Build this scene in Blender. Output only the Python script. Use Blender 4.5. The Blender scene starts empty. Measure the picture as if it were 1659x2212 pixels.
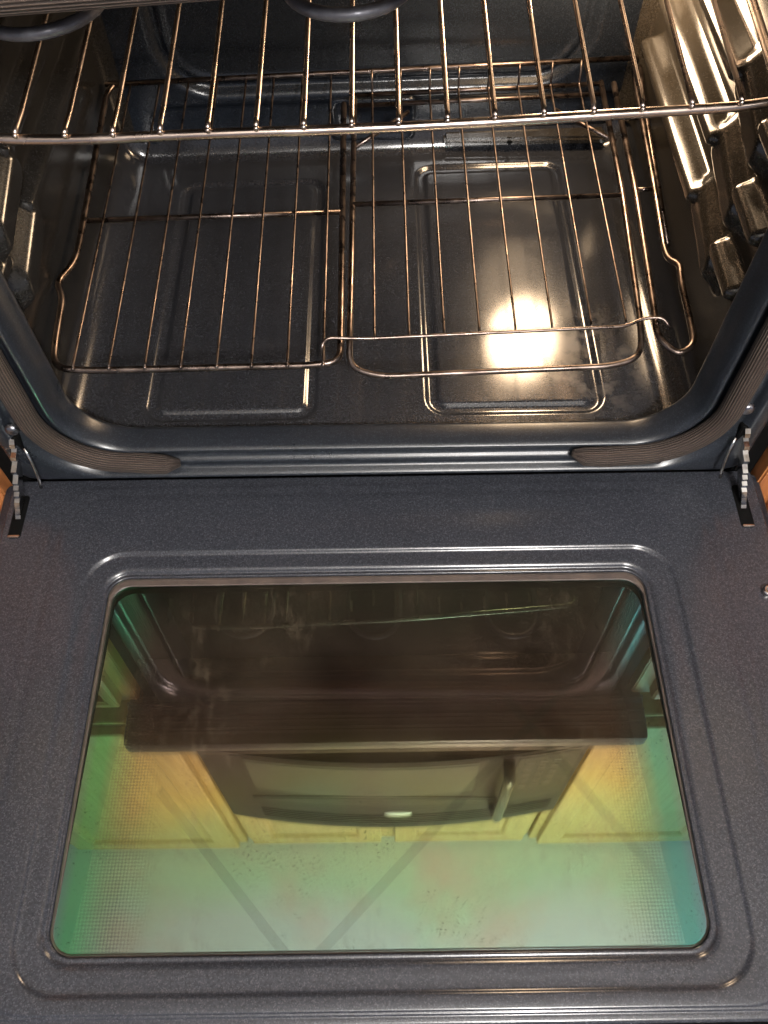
import bpy, bmesh, math, random
from mathutils import Vector, Matrix, noise as mnoise
random.seed(7)
scene = bpy.context.scene
C = scene.collection
PI = math.pi

# ------------------------------------------------------------------ camera
cam_d = bpy.data.cameras.new('camera'); cam = bpy.data.objects.new('camera', cam_d); C.objects.link(cam)
R_ = Vector((0.99988997, -0.01265963, -0.00773213)); U_ = Vector((0.01483407, 0.85500264, 0.51841145)); F_ = Vector((-0.0000481, 0.51846911, -0.85509636))
m = Matrix((R_, U_, -F_)).transposed().to_4x4(); m.translation = Vector((0.00256, -0.44971, 0.68482))
cam.matrix_world = m
cam_d.sensor_fit = 'VERTICAL'; cam_d.sensor_height = 24; cam_d.lens = 24*1816.22/2212
cam_d.clip_start = 0.01; cam_d.clip_end = 50
scene.camera = cam
# ------------------------------------------------------------------ world, view
w = bpy.data.worlds.new('World'); scene.world = w; w.use_nodes = True
w.node_tree.nodes['Background'].inputs[0].default_value = (0.76, 0.82, 1.0, 1)
w.node_tree.nodes['Background'].inputs[1].default_value = 0.5
vs = scene.view_settings; vs.view_transform = 'Standard'; vs.look = 'None'; vs.exposure = 0; vs.gamma = 1
scene.render.engine = 'CYCLES'
scene.cycles.max_bounces = 10; scene.cycles.glossy_bounces = 6; scene.cycles.transparent_max_bounces = 12

# ------------------------------------------------------------------ materials
def new_mat(name):
    mt = bpy.data.materials.new(name); mt.use_nodes = True
    nt = mt.node_tree; return mt, nt, nt.nodes['Principled BSDF']
def N(nt, typ, **kw):
    n = nt.nodes.new(typ)
    for k, v in kw.items():
        if k.startswith('i_'): n.inputs[k[2:]].default_value = v
        else: setattr(n, k, v)
    return n
def ramp(nt, fac, stops):
    r = nt.nodes.new('ShaderNodeValToRGB'); nt.links.new(fac, r.inputs[0])
    el = r.color_ramp.elements
    while len(el) < len(stops): el.new(0.5)
    for e, (p, c) in zip(el, stops): e.position = p; e.color = (*c, 1) if len(c) == 3 else c
    return r.outputs[0]
def objco(nt, scale=(1,1,1)):
    t = nt.nodes.new('ShaderNodeTexCoord'); mp = nt.nodes.new('ShaderNodeMapping'); mp.inputs['Scale'].default_value = scale
    nt.links.new(t.outputs['Object'], mp.inputs[0]); return mp.outputs[0]
def noise(nt, co, scale, detail=4, rough=0.5):
    n = nt.nodes.new('ShaderNodeTexNoise'); n.inputs['Scale'].default_value = scale
    n.inputs['Detail'].default_value = detail; n.inputs['Roughness'].default_value = rough
    nt.links.new(co, n.inputs['Vector']); return n.outputs['Fac']
def mixc(nt, fac, a, b, mode='MIX'):
    n = nt.nodes.new('ShaderNodeMix'); n.data_type = 'RGBA'; n.blend_type = mode
    for s, v in ((0, fac), (6, a), (7, b)):
        if isinstance(v, (tuple, float, int)): n.inputs[s].default_value = v if not isinstance(v, tuple) else (*v, 1)
        else: nt.links.new(v, n.inputs[s])
    return n.outputs[2]
def math_n(nt, op, a, b=0.5):
    n = nt.nodes.new('ShaderNodeMath'); n.operation = op
    for i, v in enumerate((a, b)):
        if isinstance(v, (int, float)): n.inputs[i].default_value = v
        else: nt.links.new(v, n.inputs[i])
    return n.outputs[0]
def maprange(nt, v, a, b, c=0.0, d=1.0):
    n = nt.nodes.new('ShaderNodeMapRange'); nt.links.new(v, n.inputs[0])
    for i, x in enumerate((a, b, c, d)): n.inputs[1+i].default_value = x
    n.clamp = True; return n.outputs[0]

def enamel(name, dark, light, rough, stains=False, spec=0.5, fl=0.5, bump=0.05):
    mt, nt, p = new_mat(name)
    co = objco(nt)
    v = N(nt, 'ShaderNodeTexVoronoi'); v.inputs['Scale'].default_value = 1150; nt.links.new(co, v.inputs['Vector'])
    sep = N(nt, 'ShaderNodeSeparateColor'); nt.links.new(v.outputs['Color'], sep.inputs[0])
    fleck = ramp(nt, sep.outputs[0], [(0.72, (0,0,0)), (1.0, (1,1,1))])
    n1 = noise(nt, co, 420, 3, 0.7)
    base = mixc(nt, ramp(nt, n1, [(0.35, (0,0,0)), (0.68, (1,1,1))]), dark, light)
    n2 = noise(nt, co, 9, 4, 0.6)
    base = mixc(nt, maprange(nt, n2, 0.3, 0.7, 0.0, 0.2), base, tuple(c*0.55 for c in dark))
    col = mixc(nt, math_n(nt, 'MULTIPLY', fleck, fl), base, (0.20, 0.21, 0.24))
    if stains:
        n3 = noise(nt, co, 26, 8, 0.62); n4 = noise(nt, co, 5.5, 3, 0.5)
        dist = N(nt, 'ShaderNodeVectorMath', operation='DISTANCE'); nt.links.new(co, dist.inputs[0]); dist.inputs[1].default_value = (0.195, 0.115, 0.045)
        s = math_n(nt, 'MULTIPLY', maprange(nt, n3, 0.50, 0.60), maprange(nt, dist.outputs['Value'], 0.085, 0.03))
        col = mixc(nt, math_n(nt, 'MULTIPLY', s, 0.45), col, (0.22, 0.19, 0.16))
    nt.links.new(col, p.inputs['Base Color'])
    r = maprange(nt, noise(nt, co, 14, 5, 0.6), 0.3, 0.7, rough*0.88, rough*1.15)
    nt.links.new(r, p.inputs['Roughness'])
    p.inputs['Specular IOR Level'].default_value = spec
    b = N(nt, 'ShaderNodeBump'); b.inputs['Strength'].default_value = bump; b.inputs['Distance'].default_value = 0.0006
    nt.links.new(noise(nt, co, 600, 2, 0.6), b.inputs['Height']); nt.links.new(b.outputs[0], p.inputs['Normal'])
    return mt
M_DOOR = enamel('door_enamel', (0.0225, 0.0240, 0.0300), (0.040, 0.0420, 0.0515), 0.20, False, 0.5, 0.15)
M_FRAME = enamel('frame_enamel', (0.0085, 0.0105, 0.0145), (0.017, 0.0205, 0.027), 0.30, False, 0.5, 0.12, 0.012)
M_CAV = enamel('cavity_enamel', (0.016, 0.017, 0.0205), (0.027, 0.028, 0.032), 0.145, True, 0.75, 0.04, 0.01)
M_WALL = enamel('lamplit_wall_enamel', (0.018, 0.015, 0.0115), (0.030, 0.0255, 0.019), 0.16, False, 0.65, 0.08, 0.012)  # right wall: the lamp's golden glow is tinted into this enamel's colour
M_WALLL = enamel('shaded_left_wall_enamel', (0.011, 0.0105, 0.010), (0.017, 0.016, 0.0145), 0.20, False, 0.4, 0.05, 0.008)  # darker copy for the left wall, its shade put into the colour
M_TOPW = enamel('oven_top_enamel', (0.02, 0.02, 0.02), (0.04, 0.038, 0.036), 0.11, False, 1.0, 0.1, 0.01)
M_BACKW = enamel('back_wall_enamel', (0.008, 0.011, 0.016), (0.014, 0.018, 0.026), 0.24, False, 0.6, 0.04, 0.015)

def metal(name, c1, c2, rough, scale=60, metallic=1.0):
    mt, nt, p = new_mat(name); co = objco(nt)
    nt.links.new(mixc(nt, maprange(nt, noise(nt, co, scale, 5, 0.65), 0.35, 0.65), c1, c2), p.inputs['Base Color'])
    p.inputs['Metallic'].default_value = metallic
    nt.links.new(maprange(nt, noise(nt, co, scale*2.2, 3), 0.3, 0.7, rough*0.7, rough*1.5), p.inputs['Roughness'])
    return mt
M_WIRE = metal('rack_wire', (0.36, 0.29, 0.25), (0.54, 0.44, 0.38), 0.24, 14)
M_WIRE2 = metal('dark_rack_wire', (0.085, 0.065, 0.055), (0.23, 0.18, 0.155), 0.30, 45)  # darker, browner metal on the lower rack and right section
M_CHROME = metal('hinge_steel', (0.62, 0.62, 0.61), (0.30, 0.28, 0.26), 0.16)
M_ELEM = metal('element_sheath', (0.10, 0.10, 0.115), (0.17, 0.17, 0.19), 0.45, 90, 0.6)
M_SCREW = metal('screw_metal', (0.14, 0.14, 0.16), (0.28, 0.28, 0.3), 0.3, 200)
def plain(name, col, rough=0.5, metallic=0.0, col2=None, scale=40):
    mt, nt, p = new_mat(name); co = objco(nt)
    c2 = col2 or tuple(c*0.7 for c in col)
    nt.links.new(mixc(nt, maprange(nt, noise(nt, co, scale, 5, 0.6), 0.35, 0.65), col, c2), p.inputs['Base Color'])
    p.inputs['Roughness'].default_value = rough; p.inputs['Metallic'].default_value = metallic
    return mt
M_BLACK = plain('black_gap', (0.003, 0.003, 0.003), 0.8)
M_BLACK.node_tree.nodes['Principled BSDF'].inputs['Specular IOR Level'].default_value = 0.1
M_BROWNBLACK = plain('range_front_trim', (0.050, 0.036, 0.036), 0.36, 0, (0.038, 0.028, 0.029), 12)
M_MW = plain('microwave_black', (0.015, 0.010, 0.013), 0.38, 0, (0.012, 0.008, 0.010), 10)
M_MW.node_tree.nodes['Principled BSDF'].inputs['Specular IOR Level'].default_value = 0.25
M_MWWIN = plain('microwave_window', (0.050, 0.047, 0.043), 0.4, 0, (0.045, 0.043, 0.039), 10)
M_MWDARK = plain('microwave_dark_band', (0.006, 0.004, 0.005), 0.35)
M_HANDLE = plain('handle_grey', (0.05, 0.048, 0.046), 0.2)
M_BADGE = plain('badge_silver', (0.8, 0.8, 0.78), 0.25, 0.0, (0.85, 0.85, 0.82))
M_KEY = plain('key_print', (0.22, 0.2, 0.19), 0.5)
M_CEIL = plain('ceiling_paint', (0.80, 0.80, 0.78), 0.9, 0, (0.76, 0.76, 0.75), 3)
M_WALLP = plain('wall_paint', (0.6, 0.56, 0.48), 0.9, 0, (0.57, 0.53, 0.46), 3)
M_KFLOOR = plain('kitchen_floor', (0.32, 0.24, 0.17), 0.5, 0, (0.25, 0.18, 0.12), 6)
M_TRIM = plain('glass_retainer', (0.085, 0.062, 0.05), 0.45, 0, (0.055, 0.04, 0.035), 60)

def wood(name, a, b, vertical=True):
    mt, nt, p = new_mat(name)
    co = objco(nt, (14, 14, 1.2) if vertical else (1.2, 14, 14))
    n = noise(nt, co, 6, 8, 0.6)
    co2 = objco(nt, (60, 60, 2.0) if vertical else (2, 60, 60))
    n2 = noise(nt, co2, 8, 4, 0.7)
    c = mixc(nt, ramp(nt, n, [(0.38, (0,0,0)), (0.62, (1,1,1))]), a, b)
    c = mixc(nt, maprange(nt, n2, 0.5, 0.75, 0, 0.5), c, tuple(x*0.55 for x in b))
    nt.links.new(c, p.inputs['Base Color']); p.inputs['Roughness'].default_value = 0.38
    return mt
M_OAK = wood('oak', (0.52, 0.36, 0.17), (0.43, 0.28, 0.12))
M_OAKDK = wood('base_oak', (0.50, 0.20, 0.07), (0.34, 0.12, 0.04))

# gasket: woven ribbed braid
mt, nt, p = new_mat('woven_gasket'); M_GASK = mt
uv = N(nt, 'ShaderNodeUVMap'); sx = N(nt, 'ShaderNodeSeparateXYZ'); nt.links.new(uv.outputs[0], sx.inputs[0])
wv = math_n(nt, 'SINE', math_n(nt, 'MULTIPLY', sx.outputs['Y'], 2*PI*26), 0)
wl = math_n(nt, 'SINE', math_n(nt, 'MULTIPLY', sx.outputs['X'], 2*PI*420), 0)
rib = maprange(nt, math_n(nt, 'ADD', wv, math_n(nt, 'MULTIPLY', wl, 0.12)), -1, 1)
co = objco(nt)
gc = mixc(nt, rib, (0.012, 0.008, 0.006), (0.082, 0.056, 0.043))
gc = mixc(nt, maprange(nt, noise(nt, co, 30, 4), 0.4, 0.7, 0, 0.6), gc, (0.035, 0.022, 0.017))
nt.links.new(gc, p.inputs['Base Color']); p.inputs['Roughness'].default_value = 0.8
b = N(nt, 'ShaderNodeBump'); b.inputs['Strength'].default_value = 0.8; b.inputs['Distance'].default_value = 0.0012
nt.links.new(rib, b.inputs['Height']); nt.links.new(b.outputs[0], p.inputs['Normal'])

# coated oven glass: reflective film, drifting tint also coloured to suit the mirrored scene
mt = bpy.data.materials.new('coated_glass'); mt.use_nodes = True; M_GLASS = mt
nt = mt.node_tree; nt.nodes.remove(nt.nodes['Principled BSDF']); out = nt.nodes['Material Output']
co = objco(nt)
geo = N(nt, 'ShaderNodeSeparateXYZ'); nt.links.new(co, geo.inputs[0])
nA = noise(nt, co, 5.0, 3, 0.5)
tone = math_n(nt, 'ADD', math_n(nt, 'MULTIPLY', math_n(nt, 'SUBTRACT', nA, 0.5), 0.50), maprange(nt, geo.outputs['Y'], -0.40, -0.12))
film = ramp(nt, tone, [(0.00, (0.58, 0.88, 0.84)), (0.12, (0.50, 0.92, 0.66)), (0.27, (0.60, 0.93, 0.58)), (0.37, (0.76, 0.84, 0.44)),
                       (0.54, (0.76, 0.68, 0.48)), (0.66, (0.62, 0.46, 0.46)), (0.85, (0.30, 0.27, 0.24)), (1.0, (0.12, 0.28, 0.19))])  # yellow over mirrored cabinets; upper stops darkened to dim the mirrored rack
nB = noise(nt, co, 11.0, 4, 0.55)
film = mixc(nt, maprange(nt, nB, 0.50, 0.72, 0.0, 0.55), film, (0.74, 0.60, 0.50))
ax_ = math_n(nt, 'ABSOLUTE', math_n(nt, 'ADD', geo.outputs['X'], 0.005), 0)
edge = maprange(nt, ax_, 0.198, 0.226)
side = ramp(nt, maprange(nt, geo.outputs['X'], -0.24, 0.24), [(0.0, (0.16, 0.80, 0.42)), (0.5, (0.3, 0.7, 0.42)), (1.0, (0.12, 0.60, 0.62))])
film = mixc(nt, math_n(nt, 'MULTIPLY', edge, 0.92), film, side)
rim = maprange(nt, ax_, 0.234, 0.2425)
film = mixc(nt, math_n(nt, 'MULTIPLY', rim, 0.5), film, (0.36, 0.45, 0.70))
gl = N(nt, 'ShaderNodeBsdfGlossy'); nt.links.new(film, gl.inputs['Color']); gl.inputs['Roughness'].default_value = 0.012
tr = N(nt, 'ShaderNodeBsdfTransparent'); nt.links.new(mixc(nt, 0.42, film, (1.0, 0.96, 0.92)), tr.inputs['Color'])
mx = N(nt, 'ShaderNodeMixShader'); fr = N(nt, 'ShaderNodeFresnel'); fr.inputs['IOR'].default_value = 1.45
nt.links.new(math_n(nt, 'ADD', math_n(nt, 'ADD', fr.outputs[0], 0.26), math_n(nt, 'MULTIPLY', edge, 0.22)), mx.inputs[0]); nt.links.new(tr.outputs[0], mx.inputs[1]); nt.links.new(gl.outputs[0], mx.inputs[2])
# baked-on haze and specks on the glass
df = N(nt, 'ShaderNodeBsdfDiffuse'); df.inputs['Color'].default_value = (0.24, 0.19, 0.13, 1)
co3 = objco(nt, (1, 0.35, 1))
sm = math_n(nt, 'MULTIPLY', maprange(nt, noise(nt, co3, 160, 6, 0.7), 0.5, 0.72), maprange(nt, noise(nt, co, 8, 3), 0.48, 0.64))
sm = math_n(nt, 'ADD', math_n(nt, 'MULTIPLY', sm, 0.22), maprange(nt, noise(nt, co, 6, 5, 0.65), 0.35, 0.7, 0.02, 0.10))
mx2 = N(nt, 'ShaderNodeMixShader'); nt.links.new(sm, mx2.inputs[0]); nt.links.new(mx.outputs[0], mx2.inputs[1]); nt.links.new(df.outputs[0], mx2.inputs[2])
dk = N(nt, 'ShaderNodeBsdfDiffuse'); dk.inputs['Color'].default_value = (0.05, 0.035, 0.02, 1)
sp = math_n(nt, 'MULTIPLY', maprange(nt, noise(nt, co, 420, 3, 0.6), 0.60, 0.70), maprange(nt, noise(nt, co, 10, 6, 0.65), 0.47, 0.60))
mx3 = N(nt, 'ShaderNodeMixShader'); nt.links.new(math_n(nt, 'MULTIPLY', sp, 0.5), mx3.inputs[0]); nt.links.new(mx2.outputs[0], mx3.inputs[1]); nt.links.new(dk.outputs[0], mx3.inputs[2])
nt.links.new(mx3.outputs[0], out.inputs[0])

# inner pane: second reflecting layer with a halftone dot border at its left and right edges
mt = bpy.data.materials.new('dotted_inner_glass'); mt.use_nodes = True; M_GLASS2 = mt
nt = mt.node_tree; nt.nodes.remove(nt.nodes['Principled BSDF']); out = nt.nodes['Material Output']
co = objco(nt); geo = N(nt, 'ShaderNodeSeparateXYZ'); nt.links.new(co, geo.inputs[0])
ang = 2*PI/0.0052
a1 = math_n(nt, 'SINE', math_n(nt, 'MULTIPLY', math_n(nt, 'ADD', geo.outputs['X'], geo.outputs['Y']), ang), 0)
a2 = math_n(nt, 'SINE', math_n(nt, 'MULTIPLY', math_n(nt, 'SUBTRACT', geo.outputs['X'], geo.outputs['Y']), ang), 0)
pat = maprange(nt, math_n(nt, 'MULTIPLY', a1, a2), -0.15, 0.15)
ax_ = math_n(nt, 'ABSOLUTE', math_n(nt, 'ADD', geo.outputs['X'], 0.0), 0)
bord = maprange(nt, ax_, 0.175, 0.212)
hole = math_n(nt, 'MULTIPLY', pat, math_n(nt, 'MULTIPLY', bord, 0.95))
gl = N(nt, 'ShaderNodeBsdfGlossy'); gl.inputs['Color'].default_value = (0.93, 0.88, 0.84, 1); gl.inputs['Roughness'].default_value = 0.02
tr = N(nt, 'ShaderNodeBsdfTransparent'); tr.inputs['Color'].default_value = (0.8, 0.78, 0.72, 1)
mx = N(nt, 'ShaderNodeMixShader')
nt.links.new(math_n(nt, 'MULTIPLY', math_n(nt, 'SUBTRACT', 1.0, hole), 0.66), mx.inputs[0]); nt.links.new(tr.outputs[0], mx.inputs[1]); nt.links.new(gl.outputs[0], mx.inputs[2])
df = N(nt, 'ShaderNodeBsdfDiffuse'); df.inputs['Color'].default_value = (0.42, 0.30, 0.26, 1)
mx2 = N(nt, 'ShaderNodeMixShader'); mx2.inputs[0].default_value = 0.03; nt.links.new(mx.outputs[0], mx2.inputs[1]); nt.links.new(df.outputs[0], mx2.inputs[2])
nt.links.new(mx2.outputs[0], out.inputs[0])
M_BACKING = plain('heat_shield', (0.03, 0.022, 0.02), 0.5)
mt = bpy.data.materials.new('dim_reflection_band'); mt.use_nodes = True; M_DIMBAND = mt; nt = mt.node_tree  # faint dark film that dims the reflection along the added strips
p = nt.nodes['Principled BSDF']; p.inputs['Base Color'].default_value = (0.04, 0.05, 0.035, 1); p.inputs['Roughness'].default_value = 0.6
tr = N(nt, 'ShaderNodeBsdfTransparent'); mx = N(nt, 'ShaderNodeMixShader'); mx.inputs[0].default_value = 0.085
nt.links.new(tr.outputs[0], mx.inputs[1]); nt.links.new(p.outputs[0], mx.inputs[2]); nt.links.new(mx.outputs[0], nt.nodes['Material Output'].inputs[0])

def emis(name, col, s):
    mt = bpy.data.materials.new(name); mt.use_nodes = True; nt = mt.node_tree
    nt.nodes.remove(nt.nodes['Principled BSDF']); e = nt.nodes.new('ShaderNodeEmission')
    e.inputs[0].default_value = (*col, 1); e.inputs[1].default_value = s
    nt.links.new(e.outputs[0], nt.nodes['Material Output'].inputs[0]); return mt
M_BULB = emis('lit_oven_bulb', (1.0, 0.71, 0.44), 62)
M_GLOBE = emis('lit_ceiling_globe', (1.0, 0.96, 0.92), 360)

# ------------------------------------------------------------------ helpers
def finish(name, bm, mat, parent=None, smooth=True, angle=None):
    me = bpy.data.meshes.new(name)
    bmesh.ops.recalc_face_normals(bm, faces=bm.faces)
    bm.to_mesh(me); bm.free()
    if smooth:
        for p in me.polygons: p.use_smooth = True
        if angle is not None: me.set_sharp_from_angle(angle=math.radians(angle))
    me.materials.append(mat)
    o = bpy.data.objects.new(name, me); C.objects.link(o)
    if parent: o.parent = parent
    return o
def thing(name, label, cat, group=None, loc=(0,0,0)):
    o = bpy.data.objects.new(name, None); C.objects.link(o); o.location = loc
    o['label'] = label; o['category'] = cat
    if group: o['group'] = group
    o.empty_display_size = 0.05
    return o
def struct(o): o['kind'] = 'structure'; return o
def add_box(bm, lo, hi, bev=0.0, seg=2):
    vs_ = [bm.verts.new((x, y, z)) for x in (lo[0], hi[0]) for y in (lo[1], hi[1]) for z in (lo[2], hi[2])]
    f = [(0,1,3,2),(4,6,7,5),(0,4,5,1),(2,3,7,6),(0,2,6,4),(1,5,7,3)]
    fs = [bm.faces.new([vs_[i] for i in q]) for q in f]
    if bev > 0:
        es = list({e for fc in fs for e in fc.edges})
        bmesh.ops.bevel(bm, geom=es, offset=bev, segments=seg, affect='EDGES', clamp_overlap=True)
def box(name, lo, hi, mat, parent=None, bev=0.0, seg=2):
    bm = bmesh.new(); add_box(bm, lo, hi, bev, seg); return finish(name, bm, mat, parent, bev > 0, 40)
def round_path(pts, r, seg=6, closed=False):
    """fillet the corners of a polyline"""
    P = [Vector(p) for p in pts]; out = []
    n = len(P)
    for i in range(n):
        ri = r[i] if isinstance(r, (list, tuple)) else r
        if (not closed and i in (0, n-1)) or ri <= 0: out.append(P[i]); continue
        a, b, c = P[i-1], P[i], P[(i+1) % n]
        u = (a-b); v = (c-b); d = min(ri, u.length*0.49, v.length*0.49)
        u.normalize(); v.normalize(); s, e = b+u*d, b+v*d
        for k in range(seg+1):
            t = k/seg; out.append(s*(1-t)**2 + b*2*t*(1-t) + e*t*t)
    return out
def tube(bm, path, rad, seg=10, closed=False, caps=True, sy=1.0, uv=None, ref=None):
    P = [Vector(p) for p in path]; n = len(P); rings = []; L = 0
    prev = None
    for i in range(n):
        if closed: t = P[(i+1) % n]-P[i-1]
        else: t = P[min(i+1, n-1)]-P[max(i-1, 0)]
        t.normalize()
        if ref is not None: nrm = Vector(ref)
        elif prev is None: nrm = Vector((0,0,1)) if abs(t.z) < 0.9 else Vector((1,0,0))
        else: nrm = prev
        nrm = (nrm - t*nrm.dot(t)).normalized(); bi = t.cross(nrm); prev = nrm
        if i: L += (P[i]-P[i-1]).length
        rr = rad(i/(n-1)) if callable(rad) else rad
        rings.append(([bm.verts.new(P[i] + nrm*math.cos(2*PI*k/seg)*rr + bi*math.sin(2*PI*k/seg)*rr*sy) for k in range(seg)], L))
    lay = bm.loops.layers.uv.verify() if uv else None
    for i in range(n if closed else n-1):
        (A, la), (B, lb) = rings[i], rings[(i+1) % n]
        for k in range(seg):
            f = bm.faces.new((A[k], A[(k+1) % seg], B[(k+1) % seg], B[k]))
            if uv:
                for lp, q in zip(f.loops, ((la, k), (la, k+1), (lb, k+1), (lb, k))): lp[lay].uv = (q[0], q[1]/seg)
    if caps and not closed:
        bm.faces.new(rings[0][0]); bm.faces.new(rings[-1][0])
def rrect(x0, x1, z0, z1, r, seg=10):
    pts = []
    for cx, cz, a0 in ((x1-r, z1-r, 0), (x0+r, z1-r, 90), (x0+r, z0+r, 180), (x1-r, z0+r, 270)):
        for k in range(seg+1):
            a = math.radians(a0+90*k/seg); pts.append((cx+r*math.cos(a), cz+r*math.sin(a)))
    return pts
def loft(bm, loops, cap_first=False, cap_last=False):
    R = [[bm.verts.new(p) for p in lp] for lp in loops]
    for A, B in zip(R, R[1:]):
        n = len(A)
        for k in range(n): bm.faces.new((A[k], A[(k+1) % n], B[(k+1) % n], B[k]))
    if cap_first: bm.faces.new(R[0])
    if cap_last: bm.faces.new(R[-1])
def fine(lst, n=3):
    """smooth a list of parameter tuples by Catmull-Rom-like subdivision"""
    out = []
    for i in range(len(lst)-1):
        for k in range(n):
            t = k/n; out.append(tuple(a*(1-t)+b*t for a, b in zip(lst[i], lst[i+1])))
    out.append(lst[-1]); return out
def grid(bm, nu, nv, fn):
    V = [[bm.verts.new(fn(i/(nu-1), j/(nv-1))) for j in range(nv)] for i in range(nu)]
    for i in range(nu-1):
        for j in range(nv-1): bm.faces.new((V[i][j], V[i+1][j], V[i+1][j+1], V[i][j+1]))
def sstep(a, b, x):
    t = max(0.0, min(1.0, (x-a)/(b-a))); return t*t*(3-2*t)
def rr_sdf(x, y, x0, x1, y0, y1, r):
    cx, cy = (x0+x1)/2, (y0+y1)/2; dx = abs(x-cx)-((x1-x0)/2-r); dy = abs(y-cy)-((y1-y0)/2-r)
    return math.hypot(max(dx, 0), max(dy, 0)) + min(max(dx, dy), 0) - r

# ================================================================== SETTING
struct(box('kitchen_floor', (-3.5, -4.0, -0.45), (3.5, 0.62, -0.38), M_KFLOOR))
struct(box('ceiling', (-3.5, -4.0, 1.722), (3.5, 0.62, 1.80), M_CEIL))
struct(box('wall', (-3.5, 0.62, -0.45), (3.5, 0.72, 1.76), M_WALLP))

# ================================================================== THE RANGE
rng = thing('kitchen_range', 'dark speckled enamel oven standing open, its door folded down and lamp lit', 'oven', None, (0, 0, -0.38))
def rp(o): o.parent = rng; o.location = (0, 0, 0.38); return o
class RP: pass
def rfin(name, bm, mat, smooth=True, angle=None): return rp(finish(name, bm, mat, None, smooth, angle))

# body sides / bottom below the door hinge; black sides fill the shadow gaps
bm = bmesh.new()
add_box(bm, (-0.366, 0.035, -0.375), (0.366, 0.615, -0.03), 0.004)
add_box(bm, (-0.3685, 0.012, -0.03), (-0.347, 0.615, 0.56), 0.002)
add_box(bm, (0.347, 0.012, -0.03), (0.3685, 0.615, 0.56), 0.002)
rfin('body', bm, M_BLACK, True, 40)

# front frame: lofted stamped steel profile round the opening
# (hw, zbottom, ztop, radius, y)
prof = [(0.3455, 0.0135, 0.520, 0.010, 0.030), (0.3455, 0.0135, 0.520, 0.010, 0.006), (0.3435, 0.0138, 0.517, 0.014, 0.0005), (0.340, 0.0143, 0.514, 0.02, -0.0008),
        (0.333, 0.0152, 0.508, 0.06, -0.0005), (0.331, 0.0163, 0.506, 0.068, 0.0005), (0.329, 0.0176, 0.504, 0.072, 0.003), (0.326, 0.0198, 0.5025, 0.075, 0.0085), (0.319, 0.0255, 0.4995, 0.075, 0.0095),
        (0.315, 0.0295, 0.497, 0.073, 0.006), (0.313, 0.0325, 0.496, 0.072, 0.0030), (0.310, 0.0345, 0.495, 0.071, 0.0040), (0.305, 0.0375, 0.493, 0.069, 0.0085), (0.297, 0.046, 0.486, 0.065, 0.0095),
        (0.292, 0.0505, 0.4825, 0.062, 0.006), (0.2895, 0.0525, 0.480, 0.060, 0.0015), (0.2875, 0.0545, 0.479, 0.059, 0.0003), (0.2855, 0.0560, 0.4775, 0.058, 0.0015),
        (0.282, 0.0580, 0.476, 0.057, 0.010), (0.280, 0.0585, 0.4755, 0.056, 0.022), (0.2785, 0.0575, 0.476, 0.055, 0.0265), (0.2780, 0.0545, 0.477, 0.055, 0.0290), (0.279, 0.048, 0.480, 0.056, 0.0310), (0.298, 0.040, 0.488, 0.057, 0.0320)]
bm = bmesh.new()
loft(bm, [[(x, y, z) for x, z in rrect(-hw, hw, zb, zt, r, 14)] for hw, zb, zt, r, y in fine(prof, 2)])
frame = rfin('front_frame', bm, M_FRAME)
# black strip standing in for the shadow gap under the frame
rp(box('hinge_shadow_strip', (-0.3465, 0.022, -0.03), (0.3465, 0.034, 0.0130), M_BLACK))

# gasket running up both sides and over the top, open at the bottom middle
def gpath(zt=0.467):
    hw, zb, r = 0.3035, 0.0425, 0.070
    pts = []
    pts += [(0.178, -0.0005, zb+0.003), (0.190, -0.003, zb), (0.21, -0.003, zb-0.001)]
    for k in range(15):
        a = math.radians(-90+90*k/14); pts.append((hw-r+r*math.cos(a), -0.002, zb+r+r*math.sin(a)))
    for k in range(1, 12): pts.append((hw, -0.002, zb+r+(zt-r-zb-r)*k/12))
    for k in range(15):
        a = math.radians(0+90*k/14); pts.append((hw-r+r*math.cos(a), -0.002, zt-r+r*math.sin(a)))
    for k in range(1, 20): pts.append((hw-r-(2*hw-2*r)*k/20, -0.002, zt))
    for k in range(15):
        a = math.radians(90+90*k/14); pts.append((-hw+r+r*math.cos(a), -0.002, zt-r+r*math.sin(a)))
    for k in range(1, 12): pts.append((-hw, -0.002, zt-r-(zt-r-zb-r)*k/12))
    for k in range(15):
        a = math.radians(180+90*k/14); pts.append((-hw+r+r*math.cos(a), -0.002, zb+r+r*math.sin(a)))
    pts += [(-0.215, -0.003, zb-0.001), (-0.2, -0.003, zb-0.003), (-0.187, -0.001, zb-0.004)]
    return pts
bm = bmesh.new()
gp = gpath()
def grad(t):
    e = min(t, 1-t); return 0.0096*(0.35+0.65*sstep(0, 0.012, e))
gp = [(x, y, z + (0.002+0.058*x)*sstep(0.30, 0.42, z)) for x, y, z in gp]
tube(bm, gp, grad, 20, sy=1.05, uv=True, ref=(0, 1, 0))
rfin('gasket', bm, M_GASK)

# screws of the front frame
for sx_, sz_ in ((0.318, 0.107), (-0.323, 0.093)):
    bm = bmesh.new()
    prof_s = [(0.0062, 0.001), (0.0062, -0.0010), (0.0052, -0.0028), (0.003, -0.0040), (0.0001, -0.0042)]
    loft(bm, [[(sx_+r*math.cos(2*PI*k/20), y, sz_+r*math.sin(2*PI*k/20)) for k in range(20)] for r, y in prof_s])
    rfin('screw', bm, M_SCREW)
bm = bmesh.new()
loft(bm, [[(0.262+r*math.cos(2*PI*k/10), y, 0.028+r*math.sin(2*PI*k/10)) for k in range(10)] for r, y in ((0.003, 0.008), (0.003, -0.001), (0.0001, -0.002))])
rfin('rivet', bm, M_SCREW)

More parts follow.
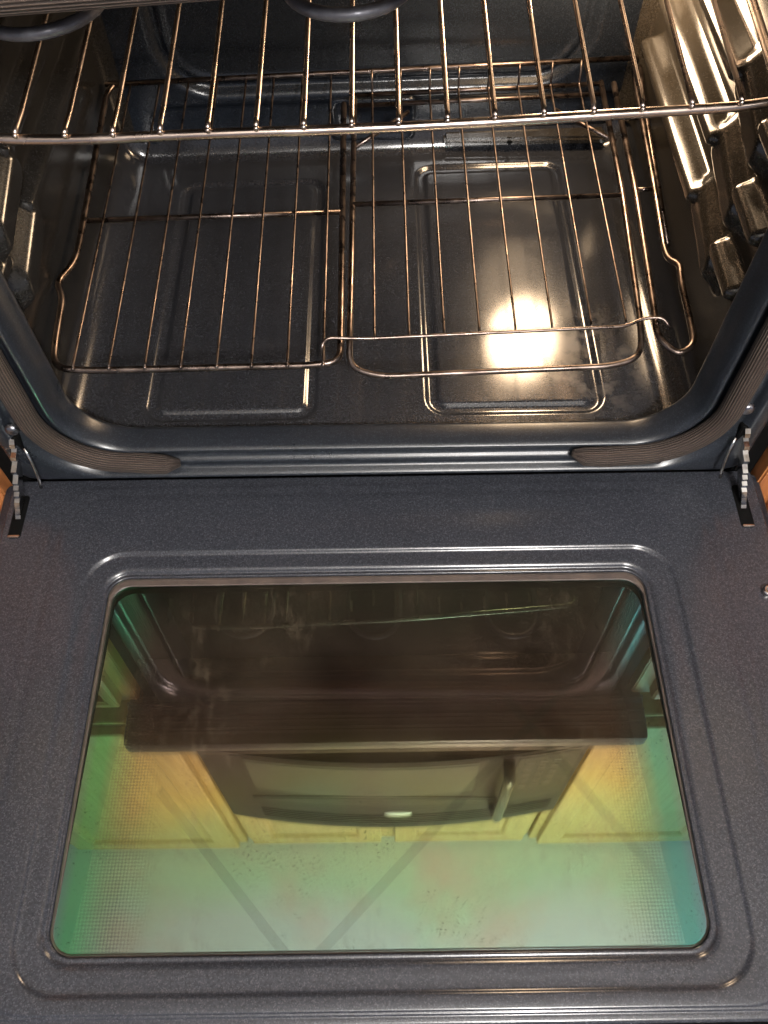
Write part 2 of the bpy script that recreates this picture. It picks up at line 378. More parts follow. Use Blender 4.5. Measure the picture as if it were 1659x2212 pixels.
# ---- cavity
W = 0.298; FZ = 0.0450; D0, D1 = 0.030, 0.452; FIL = 0.032
def yw(x, y): return y*(1+0.075*x)          # the far end of the box stands very slightly askew
def floor_h(x, y):
    h = 0.0
    for (x0, x1, y0, y1) in ((-0.2265, -0.060, 0.043, 0.398), (0.0445, 0.2165, 0.046, 0.415)):
        d = rr_sdf(x, y, x0, x1, y0, y1, 0.020)
        h -= 0.0034*(sstep(-0.0135, -0.0105, d) - sstep(-0.003, 0.0, d))
    h += 0.0008*math.sin(x*9+1)*math.sin(y*7)
    return h
def floor_fn(u, v):
    y = D0 + (D1-D0)*v
    s = (u-0.5)*2*(W-FIL + FIL*PI/2); a = abs(s) - (W-FIL)
    if a <= 0: x, z, d = s, FZ, floor_h(s, y)
    else:
        th = a/FIL; sg = 1 if s > 0 else -1
        x = sg*(W-FIL+FIL*math.sin(th)); z = FZ+FIL*(1-math.cos(th)); d = 0
    e = sstep(D1-0.022, D1, y); z += 0.022*(1-math.sqrt(max(0, 1-e*e*0.999)))*1.0
    return (x, yw(x, y), z+d)
bm = bmesh.new(); grid(bm, 300, 190, floor_fn); rfin('oven_floor', bm, M_CAV)

def wall_fn(sg, levels, dy):
    z0, z1 = FZ+FIL, 0.486
    def fn(u, v):
        y = D0 + (D1-D0)*u; z = z0+(z1-z0)*v; h = 0.0
        for L in levels:
            d = rr_sdf(y, z, 0.168+dy, 0.405, L-0.0040, L+0.0040, 0.0038)                    # long shelf rib
            h = max(h, (0.0225 if sg > 0 else 0.014)*sstep(0.0085, -0.0005, d))
            d = rr_sdf(y, z, 0.050+dy, 0.108+dy, L-0.0045, L+0.0045, 0.0042)                    # short front stop
            h = max(h, (0.0165 if sg > 0 else 0.0085)*sstep(0.008, -0.001, d))
            d = rr_sdf(y, z-(y-0.14)*0.25, 0.098+dy, 0.180+dy, L-0.026, L+0.002, 0.012)       # sloping web between
            h = max(h, 0.0150*sstep(0.013, -0.006, d))
        h *= sstep(0.056, 0.080, z)
        x = W - h
        e = sstep(D1-0.03, D1, y); x -= 0.02*(1-math.sqrt(max(0, 1-e*e*0.999)))
        return (sg*x, yw(sg*x, y), z)
    return fn
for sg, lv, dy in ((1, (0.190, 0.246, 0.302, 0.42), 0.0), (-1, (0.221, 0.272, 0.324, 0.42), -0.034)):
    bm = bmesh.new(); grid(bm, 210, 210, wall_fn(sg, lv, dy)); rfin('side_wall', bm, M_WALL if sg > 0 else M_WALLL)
def back_fn(u, v):
    x = -W+2*W*u; z = FZ+(0.486-FZ)*v
    d = rr_sdf(x, z, -0.236, 0.236, 0.122, 0.430, 0.060)
    h = 0.010*sstep(0.006, -0.006, d) + 0.0025*(sstep(-0.020, -0.016, d)-sstep(-0.010, -0.006, d))*0   # stamped panel
    h -= 0.003*(sstep(-0.016, -0.013, d)-sstep(-0.010, -0.007, d))
    d2 = rr_sdf(x, z, -0.255, 0.30, 0.050, 0.106, 0.020)
    h += 0.006*sstep(0.004, -0.004, d2)
    return (x, yw(x, D1-0.002) + h - 0.006*0, z)
bm = bmesh.new(); grid(bm, 180, 140, back_fn); rfin('back_wall', bm, M_BACKW)
def top_fn(u, v):
    x = -W+2*W*u; y = D0+(D1-D0)*v
    h = 0.0
    for (x0, x1, y0, y1) in ((-0.24, -0.06, 0.05, 0.40), (0.05, 0.22, 0.045, 0.41)):
        d = rr_sdf(x, y, x0, x1, y0, y1, 0.02); h += 0.003*(sstep(-0.013, -0.010, d)-sstep(-0.003, 0, d))
    return (x, yw(x, y), 0.484-h)
bm = bmesh.new(); grid(bm, 120, 90, top_fn); rfin('oven_ceiling', bm, M_TOPW)
# terminal plate and stamped lip at the back bottom
bm = bmesh.new()
loft(bm, [[(x, y, z) for x, z in rrect(-0.056-e+0.003, 0.046+e, 0.060-e, 0.113+e, 0.008, 5)] for e, y in ((0.0, 0.452), (0.0, 0.446), (-0.0015, 0.4445), (-0.005, 0.4445), (-0.0065, 0.446))], cap_last=True)
pl = rfin('terminal_plate', bm, M_BACKW, True, 50)
bm = bmesh.new(); add_box(bm, (0.08, 0.440, 0.0535), (0.272, 0.486, 0.0635), 0.003)
rfin('back_lip', bm, M_WALL, True, 50)
bm = bmesh.new()
loft(bm, [[(0.158+r*math.cos(2*PI*k/12), 0.4385+y, 0.0588+r*0.8*math.sin(2*PI*k/12)) for k in range(12)] for r, y in ((0.0032, 0.002), (0.0032, 0.0005), (0.0022, 0.0), (0.0001, 0.001))])
rfin('rivet', bm, M_BLACK)  # black disc standing in for the hole in the back lip

# broil element: serpentine rod hung under the oven ceiling
bm = bmesh.new()
ze = 0.4155
def ubend(cx, r, y, front):
    out_ = []
    for k in range(17):
        a = math.radians(180+180*k/16) if front else math.radians(180-180*k/16)
        out_.append((cx+r*math.cos(a), y+r*math.sin(a), ze))
    return out_
path = [(-0.235, 0.45, ze), (-0.235, 0.2, ze)] + ubend(-0.195, 0.040, 0.094, True) + [(-0.155, 0.2, ze)] + ubend(-0.0985, 0.0565, 0.34, False) + [(-0.042, 0.2, ze)] \
     + ubend(-0.004, 0.038, 0.092, True) + [(0.034, 0.2, ze)] + ubend(0.0985, 0.0645, 0.34, False) + [(0.163, 0.2, ze)] + ubend(0.201, 0.038, 0.094, True) + [(0.239, 0.2, ze), (0.239, 0.45, ze)]
path = [(x-0.010, y, z+0.045*x) for x, y, z in path]
tube(bm, path, 0.0040, 14)
rfin('broil_element', bm, M_ELEM)

# lit oven lamp on the back wall, upper right
bm = bmesh.new(); bmesh.ops.create_uvsphere(bm, u_segments=24, v_segments=16, radius=0.050, matrix=Matrix.Translation((0.211, 0.404, 0.335)) @ Matrix.Diagonal((1, 0.95, 1.35, 1)))
lamp = rfin('oven_lamp', bm, M_BULB)
bm = bmesh.new()
loft(bm, [[(0.213+r*math.cos(2*PI*k/28), y, 0.335+r*math.sin(2*PI*k/28)) for k in range(28)] for r, y in ((0.036, 0.486), (0.036, 0.446), (0.033, 0.443), (0.027, 0.443), (0.025, 0.449))])
o = finish('lamp_socket', bm, M_CHROME, lamp)

# cooktop slab and stepped trim over the oven mouth
bm = bmesh.new()
yz = [(0.03, 0.5225), (0.0, 0.5205), (-0.003, 0.513), (-0.006, 0.510), (-0.010, 0.513), (-0.013, 0.517), (-0.022, 0.518), (-0.025, 0.5155), (-0.028, 0.518),
      (-0.038, 0.5195), (-0.041, 0.517), (-0.044, 0.5195), (-0.054, 0.5205), (-0.060, 0.522), (-0.064, 0.525), (-0.065, 0.529), (-0.065, 0.552), (-0.063, 0.557), (-0.058, 0.560), (0.03, 0.561)]
yz2 = [(p0[0]*(1-t)+p1[0]*t, p0[1]*(1-t)+p1[1]*t) for p0, p1 in zip(yz, yz[1:]) for t in (0, 0.5)] + [yz[-1]]
L = []
for xx, ins in ((-0.391, 0.004), (-0.389, 0.001), (-0.385, 0), (0.385, 0), (0.389, 0.001), (0.391, 0.004)):
    L.append([(xx, min(y+ins, 0.03), z + (ins if z < 0.54 else -ins)) for y, z in yz2])
loft(bm, L, True, True)
rfin('front_trim', bm, M_BROWNBLACK, True, 25)
rp(box('cooktop', (-0.385, 0.031, 0.530), (0.385, 0.600, 0.5625), M_MWDARK, None, 0.003))

# ---- door (opened flat): its inner panel is one stamped sheet with a window hole
door = bpy.data.objects.new('door', None); C.objects.link(door); door.parent = rng; door.location = (0, 0, 0.38)
cx = -0.005
def loop(x0, x1, y0, y1, r, z): return [(x, y, z) for x, y in rrect(x0, x1, y0, y1, r, 16)]
# x0,x1,y0,y1,r,z
dp = [(-0.3600, 0.3640, -0.4530, 0.0095, 0.006, -0.0150), (-0.3600, 0.3640, -0.4530, 0.0095, 0.006, -0.0045), (-0.3590, 0.3630, -0.4515, 0.0085, 0.008, -0.0030), (-0.3565, 0.3605, -0.4485, 0.0068, 0.010, -0.0026),
      (-0.3250, 0.3250, -0.4470, 0.0040, 0.020, -0.0026), (-0.3190, 0.3190, -0.4462, 0.0000, 0.035, -0.0022), (-0.3150, 0.3150, -0.4455, -0.0030, 0.045, -0.0014), (-0.3120, 0.3120, -0.4450, -0.0062, 0.048, -0.0012),
      (-0.3050, 0.3050, -0.4440, -0.0115, 0.050, -0.0011), (-0.3020, 0.3020, -0.4436, -0.0150, 0.050, -0.0004), (-0.2990, 0.2990, -0.4430, -0.0185, 0.050, 0.0),
      (-0.2960, 0.2960, -0.4420, -0.0215, 0.050, 0.0002),
      (-0.2760, 0.2700, -0.4350, -0.0720, 0.040, 0.0002), (-0.2740, 0.2680, -0.4335, -0.0738, 0.038, -0.0001), (-0.2715, 0.2655, -0.4307, -0.0765, 0.036, -0.0028), (-0.2695, 0.2635, -0.4290, -0.0785, 0.034, -0.0031),
      (-0.2580, 0.2480, -0.4165, -0.0890, 0.026, -0.0029), (-0.2565, 0.2465, -0.4150, -0.0905, 0.025, -0.0032), (-0.2545, 0.2445, -0.4128, -0.0925, 0.024, -0.0045), (-0.2535, 0.2435, -0.4112, -0.0938, 0.023, -0.0060),
      (-0.2525, 0.2420, -0.4100, -0.0950, 0.022, -0.0064), (-0.2515, 0.2410, -0.4085, -0.0962, 0.021, -0.0058), (-0.2503, 0.2398, -0.4072, -0.0975, 0.020, -0.0062), (-0.2495, 0.2390, -0.4062, -0.0985, 0.019, -0.0095)]
bm = bmesh.new()
loft(bm, [loop(*q) for q in fine(dp, 2)])
o = finish('inner_panel', bm, M_DOOR, door)
# outer skin of the door below it
bm = bmesh.new()
loft(bm, [loop(-0.371, 0.373, -0.480, 0.010, 0.008, z) for z in (-0.048, -0.012)] + [loop(-0.369, 0.371, -0.478, 0.009, 0.008, -0.0095), loop(-0.355, 0.357, -0.455, -0.004, 0.008, -0.0090)], True, False)
finish('outer_skin', bm, M_FRAME, door, True, 40)
# retainer lip round the glass
bm = bmesh.new()
loft(bm, [loop(-0.2497, 0.2392, -0.4065, -0.0982, 0.0195, -0.0085), loop(-0.2480, 0.2378, -0.4045, -0.1000, 0.018, -0.0088), loop(-0.2478, 0.2376, -0.4042, -0.1040, 0.018, -0.0092), loop(-0.2474, 0.2372, -0.4038, -0.1048, 0.018, -0.0100)])
rt = [(x, y, z - 0.0277*(y+0.4056)) for x, y, z in loop(-0.2482, 0.2380, -0.4045, -0.1010, 0.018, -0.0083)]
loft(bm, [loop(-0.2489, 0.2386, -0.4052, -0.0992, 0.018, -0.0062)[:], rt])
finish('glass_retainer', bm, M_TRIM, door, True, 30)
# glass panes and heat shield
bm = bmesh.new(); f = bm.faces.new([bm.verts.new(p) for p in [(x, y, -0.0085 - 0.0277*(y+0.4056)) for x, y, z in loop(-0.2490, 0.2386, -0.4056, -0.0990, 0.019, 0)]])
finish('glass', bm, M_GLASS, door, False)
bm = bmesh.new()
for quad in (((-0.2190, -0.170), (0.2045, -0.170), (0.2225, -0.412), (-0.2375, -0.412)),):
    bm.faces.new([bm.verts.new((x, y, -0.0175 - 0.0277*(y+0.4056))) for x, y in quad])
finish('inner_glass', bm, M_GLASS2, door, False)
finish('heat_shield', (lambda b: (b.faces.new([b.verts.new(p) for p in ((-0.26, -0.085, -0.0400), (0.25, -0.085, -0.0400), (0.25, -0.42, -0.0310), (-0.26, -0.42, -0.0310))]), b)[1])(bmesh.new()), M_BACKING, door, False)
for (ax, ay, bx, by) in ((-0.185, -0.285, -0.070, -0.412), (0.165, -0.195, -0.057, -0.412), (0.105, -0.210, 0.240, -0.395)):  # added see-through strips imitating dark diagonal bands in the reflection
    a = Vector((ax, ay, 0)); b_ = Vector((bx, by, 0)); t = (b_-a).normalized(); s = Vector((-t.y, t.x, 0))*0.0037
    bm = bmesh.new()
    V = [bm.verts.new(v + Vector((0, 0, z - 0.0277*(v.y+0.4056)))) for z in (-0.0160, -0.0145) for v in (a-s, a+s, b_+s, b_-s)]
    for q in ((4,5,6,7), (0,1,5,4), (1,2,6,5), (2,3,7,6), (3,0,4,7), (0,3,2,1)): bm.faces.new([V[i] for i in q])
    finish('dim_band_strip', bm, M_DIMBAND, door, False)
# door side bumper screw at the right edge
bm = bmesh.new()
loft(bm, [[(0.3465+r*math.cos(2*PI*k/20), -0.1235+r*math.sin(2*PI*k/20), z) for k in range(20)] for r, z in ((0.0055, -0.003), (0.0055, 0.0010), (0.0046, 0.0026), (0.0028, 0.0030), (0.0022, 0.0018), (0.0001, 0.0014))])
finish('door_screw', bm, M_CHROME, door)

# hinge slots and hinge arms
for sg, xs, x0 in ((-1, -0.3465, -0.330), (1, 0.3455, 0.3295)):
    bm = bmesh.new(); loft(bm, [loop(xs-0.0062, xs+0.0062, -0.0560, -0.0090, 0.003, -0.0022), loop(xs-0.0062, xs+0.0062, -0.0560, -0.0090, 0.003, -0.0016), loop(xs-0.0052, xs+0.0052, -0.0550, -0.0100, 0.0025, -0.0014)], False, True)
    finish('hinge_slot', bm, M_BLACK, door, True, 40)
    bm = bmesh.new(); add_box(bm, (xs-0.0055, -0.0560, -0.0020), (xs+0.0055, -0.0535, 0.0002), 0.0006)
    finish('slot_clip', bm, M_CHROME, door, True, 40)
    # hinge arm: notched plate profile in the y-z plane
    top = [(0.012, 0.078), (0.000, 0.0775), (-0.0035, 0.0745), (-0.004, 0.0690), (-0.001, 0.0655), (-0.0035, 0.0630), (-0.0085, 0.0615), (-0.0090, 0.0570), (-0.0060, 0.0540), (-0.0100, 0.0515),
           (-0.0160, 0.0490), (-0.0150, 0.0440), (-0.0130, 0.0400), (-0.0165, 0.0370), (-0.0195, 0.0350), (-0.0185, 0.0305), (-0.0220, 0.0280), (-0.0210, 0.0235), (-0.0245, 0.0215), (-0.0240, 0.0170), (-0.0275, 0.0150), (-0.0300, 0.0080), (-0.0330, 0.0010), (-0.036, -0.002)]
    bot = [(-0.014, -0.002), (-0.010, 0.010), (-0.002, 0.030), (0.004, 0.048), (0.012, 0.060)]
    prof_h = top + bot
    bm = bmesh.new()
    def hx(z, off): return x0 + (xs-x0)*(1-min(1, max(0, z/0.075))) + off
    A = [bm.verts.new((hx(z, -0.0024), y, z)) for y, z in prof_h]; B = [bm.verts.new((hx(z, 0.0024), y, z)) for y, z in prof_h]
    n = len(prof_h)
    for k in range(n): bm.faces.new((A[k], A[(k+1) % n], B[(k+1) % n], B[k]))
    bm.faces.new(A); bm.faces.new(B[::-1])
    hg = rfin('hinge_arm', bm, M_CHROME, False)
    bm = bmesh.new()
    add_box(bm, (x0-0.0055, 0.0005, 0.040), (x0+0.0055, 0.008, 0.079), 0.001)
    rfin('hinge_mount', bm, M_BLACK, True, 40)
    bm = bmesh.new()
    tube(bm, round_path([(x0-sg*0.0075, -0.001, 0.066), (x0-sg*0.0105, -0.007, 0.052), (x0-sg*0.0115, -0.012, 0.036), (x0-sg*0.009, -0.014, 0.020)], 0.01), 0.0016, 8)
    finish('hinge_spring', bm, M_CHROME, hg)

# ================================================================== RACKS
def tilt(x, y, z, y0, s, k): return (x, y + k*x, z + s*(y-y0))
# upper rack
ur = thing('oven_rack', 'bright chrome wire oven rack set high in the oven, near the camera', 'oven rack', 'oven racks')
fx = [-0.2293, -0.1976, -0.1671, -0.1370, -0.1067, -0.0758, -0.0453, -0.0145, 0.0157, 0.0473, 0.0780, 0.1099, 0.1425, 0.1745, 0.2070, 0.2400]
fy = [0.0402, 0.0394, 0.0401, 0.0418, 0.0430, 0.0442, 0.0448, 0.0461, 0.0475, 0.0495, 0.0514, 0.0538, 0.0563, 0.0585, 0.0610, 0.0637]
RS = 0.085
def uz(y): return 0.350 + RS*(y-0.045)
bm = bmesh.new()
fp = [(-0.268, 0.0440, 0.3485), (-0.258, 0.0415, 0.3485)] + [(x, y-0.0005, 0.3475) for x, y in zip(fx, fy)] + [(0.262, 0.066, 0.3485), (0.271, 0.072, 0.3485)]
back = [(0.273, 0.40, uz(0.40)-0.002), (0.262, 0.425, uz(0.42)-0.002), (-0.262, 0.400, uz(0.40)-0.002), (-0.272, 0.385, uz(0.385)-0.002)]
tube(bm, round_path(fp+back, [0]+[0.01]*(len(fp)+len(back)-1), 4, True), 0.0034, 14, closed=True)
finish('outer_rail', bm, M_WIRE, ur)
for x, y in zip(fx, fy):
    yb = y+0.368
    bm = bmesh.new()
    pth = [(x, y-0.0030, 0.3530), (x, y+0.002, 0.3542)] + [(x, y+(yb-y)*t, uz(y+(yb-y)*t)+0.0032) for t in (0.05, 0.3, 0.6, 1.0)]
    tube(bm, pth, 0.00175, 8)
    bmesh.ops.create_uvsphere(bm, u_segments=8, v_segments=6, radius=0.0021, matrix=Matrix.Translation((x, y-0.0032, 0.3522)))
    finish('wire', bm, M_WIRE, ur)
bm = bmesh.new(); tube(bm, [(-0.27, 0.215, uz(0.215)-0.002), (0.272, 0.243, uz(0.243)-0.002)], 0.0026, 10)
finish('cross_bar', bm, M_WIRE, ur)

# lower rack: left field of wires, split frame, and right-hand rails
LS = 0.045; SK = 0.055
def lz(y): return 0.130 + LS*(y-0.04)
def LP(x, y, dz=0.0): return (x, y+SK*x*max(0, (y-0.05))/0.35, lz(y)+dz)
lr = thing('oven_rack', 'dark brown wire oven rack low in the oven, with an offset front corner loop', 'oven rack', 'oven racks')
bm = bmesh.new()
left = [LP(-0.034, 0.39, -0.002), LP(-0.0335, 0.075, -0.002), LP(-0.034, 0.041, -0.002), LP(-0.060, 0.0385, -0.003), LP(-0.250, 0.0365, -0.003), LP(-0.283, 0.0385, -0.002), LP(-0.286, 0.075, -0.001),
        LP(-0.287, 0.120, 0.0), LP(-0.295, 0.138, 0.002), LP(-0.284, 0.168, -0.001), LP(-0.284, 0.20, -0.002), LP(-0.289, 0.425, 0.0), LP(-0.280, 0.440, 0.003)]
tube(bm, round_path(left, [0, 0.02, 0.02, 0.01, 0.01, 0.03, 0.02, 0.01, 0.012, 0.012, 0.01, 0.012, 0], 6), 0.0031, 12)
finish('left_rail', bm, M_WIRE2, lr)
bm = bmesh.new()
tube(bm, [LP(-0.291, 0.436, 0.003), LP(-0.1, 0.436, 0.003), LP(0.1, 0.436, 0.003), LP(0.289, 0.436, 0.003)], 0.0028, 10)
finish('back_bar', bm, M_WIRE2, lr)
lx = [-0.2640, -0.2330, -0.2020, -0.1710, -0.1400, -0.1100, -0.0790, -0.0480]
for x in lx:
    bm = bmesh.new(); tube(bm, [LP(x, 0.034, 0.0005), LP(x, 0.040, 0.0022), LP(x, 0.2, 0.0018), LP(x, 0.425, 0.0018), LP(x, 0.435, 0.003)], 0.00115, 8)
    bmesh.ops.create_uvsphere(bm, u_segments=8, v_segments=6, radius=0.0018, matrix=Matrix.Translation(LP(x, 0.0355, 0.001)))
    finish('wire', bm, M_WIRE2, lr)
bm = bmesh.new(); tube(bm, [LP(-0.285, 0.226, -0.002), LP(-0.035, 0.226, -0.002)], 0.0026, 10); finish('cross_bar', bm, M_WIRE2, lr)
# right rails of the same rack, with the hooked loop at the front corner
bm = bmesh.new()
right = [LP(0.2575, 0.40, 0.0), LP(0.2550, 0.24, 0.0), LP(0.2480, 0.095, -0.001), LP(0.2465, 0.064, -0.004), LP(0.262, 0.046, -0.006), LP(0.2780, 0.056, -0.005), LP(0.2785, 0.078, -0.003), LP(0.276, 0.118, 0.003),
         LP(0.2785, 0.140, 0.004), LP(0.2710, 0.150, 0.0), LP(0.2700, 0.165, -0.001), LP(0.2745, 0.24, -0.001), LP(0.281, 0.40, 0.0), LP(0.283, 0.430, 0.003)]
tube(bm, round_path(right, [0, 0.02, 0.02, 0.02, 0.018, 0.018, 0.015, 0.015, 0.012, 0.008, 0.01, 0.02, 0.01, 0], 6), 0.0030, 12)
finish('right_rail', bm, M_WIRE2, lr)
for y in (0.242, 0.345):
    bm = bmesh.new(); tube(bm, [LP(0.2545+(y-0.242)*0.02, y, -0.001), LP(0.2760+(y-0.242)*0.04, y, -0.001)], 0.0022, 8); finish('cross_bar', bm, M_WIRE2, lr)
bm = bmesh.new(); tube(bm, round_path([LP(0.290, 0.425, 0.0), LP(0.288, 0.38, -0.006), LP(0.2790, 0.18, -0.012)], 0.02), 0.0028, 10); finish('support_rod', bm, M_WIRE2, lr)

# removable section at the right: own frame and wires
ins = thing('rack_section', 'removable right-hand rack section with thin wires and a deep rounded front rail', 'rack insert')
bm = bmesh.new()
sec = [LP(-0.0225, 0.405, -0.002), LP(-0.0245, 0.15, -0.002), LP(-0.0255, 0.070, -0.003), LP(-0.0265, 0.045, -0.014), LP(0.000, 0.036, -0.016), LP(0.205, 0.0420, -0.014), LP(0.2320, 0.050, -0.012), LP(0.2340, 0.080, -0.003), LP(0.2420, 0.24, -0.001), LP(0.2445, 0.405, -0.001)]
tube(bm, round_path(sec, [0, 0.02, 0.02, 0.02, 0.02, 0.02, 0.025, 0.02, 0.02, 0], 6), 0.0028, 12)
finish('section_frame', bm, M_WIRE2, ins)
bm = bmesh.new()
tube(bm, round_path([LP(-0.048, 0.050, -0.008), LP(-0.0500, 0.055, 0.003), LP(-0.045, 0.062, 0.005), LP(-0.01, 0.063, 0.002), LP(0.219, 0.0735, 0.000), LP(0.236, 0.080, 0.003), LP(0.252, 0.079, 0.004), LP(0.2585, 0.072, -0.001)], 0.008), 0.0016, 10)
finish('front_bar', bm, M_WIRE2, ins)
rx = [-0.0035, 0.0270, 0.0580, 0.0890, 0.1210, 0.1535, 0.1885, 0.2195]
for x in rx:
    bm = bmesh.new(); y0 = 0.0625+(x)*0.055
    tube(bm, round_path([LP(x, y0, 0.000), LP(x, y0+0.004, 0.0022), LP(x, 0.2, 0.0015), LP(x, 0.400, 0.0015), LP(x, 0.402, 0.012), LP(x, 0.408, 0.022)], 0.003), 0.00115, 8)
    finish('wire', bm, M_WIRE2, ins)
bm = bmesh.new(); tube(bm, [LP(-0.024, 0.235, -0.001), LP(0.242, 0.235, -0.001)], 0.0024, 10); finish('cross_bar', bm, M_WIRE2, ins)
for y, dz in ((0.402, -0.001), (0.392, -0.006)):
    bm = bmesh.new(); tube(bm, [LP(-0.022, y, dz), LP(0.244, y, dz)], 0.0024, 10); finish('rear_bar', bm, M_WIRE2, ins)
bm = bmesh.new(); tube(bm, [LP(-0.022, 0.322, -0.004), LP(0.035, 0.375, -0.004)], 0.0023, 8); finish('brace', bm, M_WIRE2, ins)
bm = bmesh.new(); tube(bm, [LP(0.247, 0.315, -0.004), LP(0.190, 0.368, -0.004)], 0.0023, 8); finish('brace', bm, M_WIRE2, ins)

# ================================================================== BASE CABINETS either side of the range
def panel_door(parent, x0, x1, z0, z1, y, mat, st=0.055, name='cabinet_door'):
    bm = bmesh.new()
    def lp(i, d): return [(a, y+d, b) for a, b in ((x0+i, z0+i), (x1-i, z0+i), (x1-i, z1-i), (x0+i, z1-i))]
    loft(bm, [lp(0, 0.0), lp(0, -0.016), lp(0.003, -0.019), lp(st-0.008, -0.019), lp(st-0.004, -0.0165), lp(st-0.002, -0.0165), lp(st, -0.012), lp(st+0.003, -0.0085), lp(st+0.006, -0.0085), lp(st+0.034, -0.015)], False, True)
    return finish(name, bm, mat, parent, True, 20)
for sg, nm in ((-1, 'left'), (1, 'right')):
    xa, xb = (0.3695, 0.96) if sg > 0 else (-0.96, -0.3695)
    t = thing('base_cabinet', 'orange brown wooden base cabinet just past the %s edge of the open oven door' % nm, 'cabinet', 'base cabinets beside the range', ((xa+xb)/2, 0.3, -0.38))
    def lc(o): o.location = (-(xa+xb)/2, -0.3, 0.38); o.parent = t; return o
    lc(box('carcass', (xa, -0.003, -0.28), (xb, 0.60, 0.500), M_OAKDK, None, 0.002))
    lc(box('toe_kick', (xa, 0.06, -0.378), (xb, 0.60, -0.282), M_BLACK))
    lc(panel_door(None, xa+0.022, xb-0.02, -0.24, 0.34, -0.004, M_OAKDK))
    lc(panel_door(None, xa+0.022, xb-0.02, 0.36, 0.48, -0.004, M_OAKDK, 0.02, 'drawer_front'))

# ================================================================== WALL CABINETS AND MICROWAVE above (seen mirrored in the door glass)
def wall_cab(x0, x1, z0, z1, y, doors, label):
    t = thing('wall_cabinet', label, 'cabinet', 'oak wall cabinets', ((x0+x1)/2, 0.45, z0))
    def lc(o): o.location = (-(x0+x1)/2, -0.45, -z0); o.parent = t; return o
    lc(box('carcass', (x0, y, z0), (x1, 0.615, z1), M_OAK, None, 0.002))
    n = doors; wd = (x1-x0)/n
    for k in range(n):
        lc(panel_door(None, x0+wd*k+0.018, x0+wd*(k+1)-0.018, z0+0.015, z1-0.022, y-0.001, M_OAK, 0.062))
YC = 0.075
wall_cab(-0.384, 0.384, 1.358, 1.720, 0.085, 2, 'short oak wall cabinet with two doors above the microwave, mirrored in the glass')
wall_cab(-0.860, -0.387, 0.80, 1.720, YC, 1, 'tall oak wall cabinet left of the microwave, mirrored in the door glass')
wall_cab(0.387, 0.860, 0.80, 1.720, YC, 1, 'tall oak wall cabinet right of the microwave, mirrored in the door glass')
wall_cab(-1.35, -0.863, 0.80, 1.720, YC, 1, 'tall oak wall cabinet mirrored at the far left edge of the door glass')
wall_cab(0.863, 1.35, 0.80, 1.720, YC, 1, 'tall oak wall cabinet mirrored at the far right edge of the door glass')

mw = thing('microwave', 'dark brown over-the-range microwave with bowed front, mirrored in the oven door glass', 'microwave', None, (0.014, 0.3, 0.8750))
def ml(o, p=None): o.location = (0, -0.3, -0.8750) if p is None else (0, 0, 0); o.parent = p or mw; return o
ml(box('body', (-0.381, 0.075, 0.8750), (0.381, 0.612, 1.3550), M_MW, None, 0.004))
def bow(x): return 0.058 - 0.040*(1-(x/0.40)**2)
def bowpatch(name, pts_fn, nx, d0, mat, x0, x1, thick=0.01):
    bm = bmesh.new(); fr_, bk = [], []
    for i in range(nx+1):
        x = x0+(x1-x0)*i/nx; za, zb = pts_fn(x)
        fr_.append((bm.verts.new((x, bow(x)-d0, za)), bm.verts.new((x, bow(x)-d0, zb))))
        bk.append((bm.verts.new((x, bow(x)-d0+thick, za)), bm.verts.new((x, bow(x)-d0+thick, zb))))
    for i in range(nx):
        bm.faces.new((fr_[i][0], fr_[i+1][0], fr_[i+1][1], fr_[i][1])); bm.faces.new((bk[i][0], bk[i+1][0], bk[i+1][1], bk[i][1]))
        bm.faces.new((fr_[i][0], fr_[i+1][0], bk[i+1][0], bk[i][0])); bm.faces.new((fr_[i][1], fr_[i+1][1], bk[i+1][1], bk[i][1]))
    for e in (0, nx): bm.faces.new((fr_[e][0], fr_[e][1], bk[e][1], bk[e][0]))
    return ml(finish(name, bm, mat, None, True, 35))
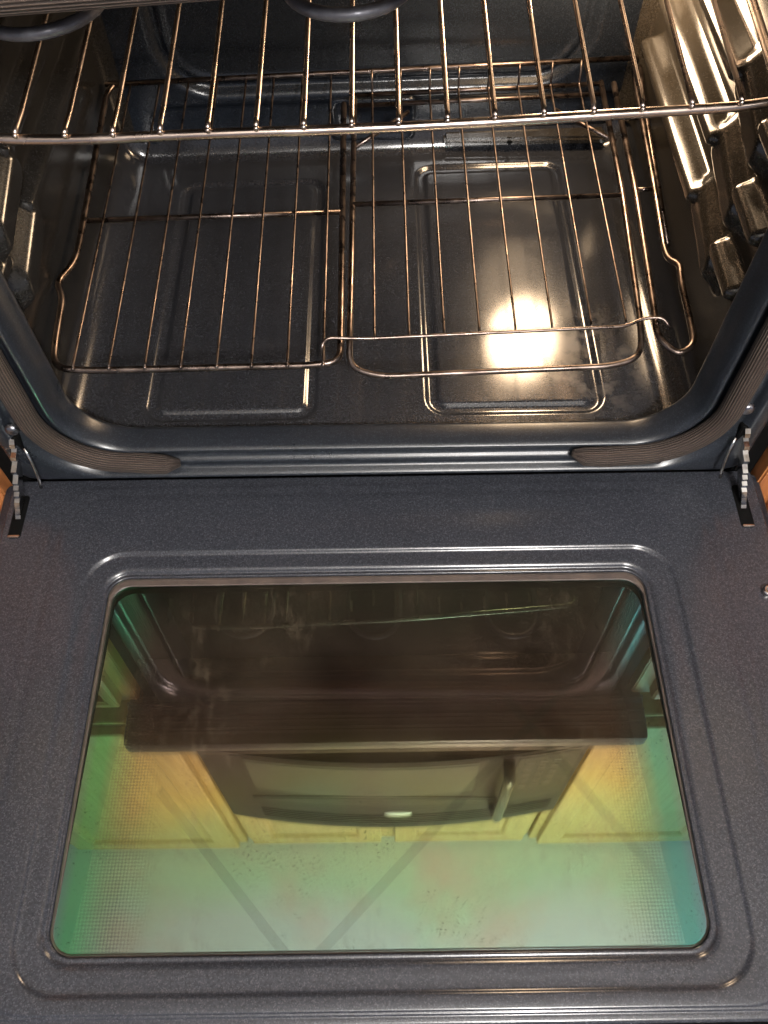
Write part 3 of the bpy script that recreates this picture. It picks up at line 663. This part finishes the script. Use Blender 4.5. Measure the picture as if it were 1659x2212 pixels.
bowpatch('front_panel', lambda x: (0.8803, 1.3510), 24, 0.0, M_MW, -0.380, 0.380, 0.03)
bowpatch('window', lambda x: (0.9014, 1.0932-0.012*((x+0.05)/0.25)**2), 20, 0.002, M_MWWIN, -0.290, 0.165, 0.004)
bowpatch('dark_band', lambda x: (1.1633, 1.1633-0.068*max(0.0, 1-((x+0.04)/0.27)**2)), 24, 0.0022, M_MWDARK, -0.308, 0.222, 0.004)
bowpatch('control_panel', lambda x: (0.8948, 1.1990), 10, 0.002, M_MWDARK, 0.245, 0.368, 0.004)
for k in range(5): bowpatch('vent_slot', lambda x: (1.2452+0.015*k, 1.2525+0.015*k), 20, 0.0022, M_MWDARK, -0.30, 0.36, 0.004)
for i in range(5):
    for j in range(3):
        x = 0.262+j*0.027; z = 0.935+i*0.036; ml(box('key', (x, bow(x)-0.0036, z), (x+0.014, bow(x)-0.002, z+0.009), M_KEY))
bm = bmesh.new(); bmesh.ops.create_uvsphere(bm, u_segments=24, v_segments=12, radius=1, matrix=Matrix.Translation((0.010, bow(0.01)-0.001, 1.2228)) @ Matrix.Diagonal((0.032, 0.005, 0.010, 1)))
ml(finish('badge', bm, M_BADGE, None))
bm = bmesh.new()
tube(bm, round_path([(0.222, bow(0.222), 0.9041), (0.222, bow(0.222)-0.035, 0.9147), (0.222, bow(0.222)-0.040, 1.1791), (0.222, bow(0.222), 1.2122)], 0.03), 0.0115, 14)
ml(finish('handle', bm, M_HANDLE, None))

# unseen ceiling lamp behind the photographer, added as a low globe to brighten the ceiling
cl = thing('unseen_ceiling_lamp', 'round white globe lamp, unseen, added behind the photographer to light the kitchen', 'lamp', None, (0.35, -1.25, 1.69))
bm = bmesh.new(); bmesh.ops.create_uvsphere(bm, u_segments=24, v_segments=16, radius=0.10, matrix=Matrix.Translation((0, 0, -0.32)))
finish('globe', bm, M_GLOBE, cl)
bm = bmesh.new(); tube(bm, [(0, 0, -0.22), (0, 0, 0)], 0.008, 10); finish('stem', bm, M_CHROME, cl)
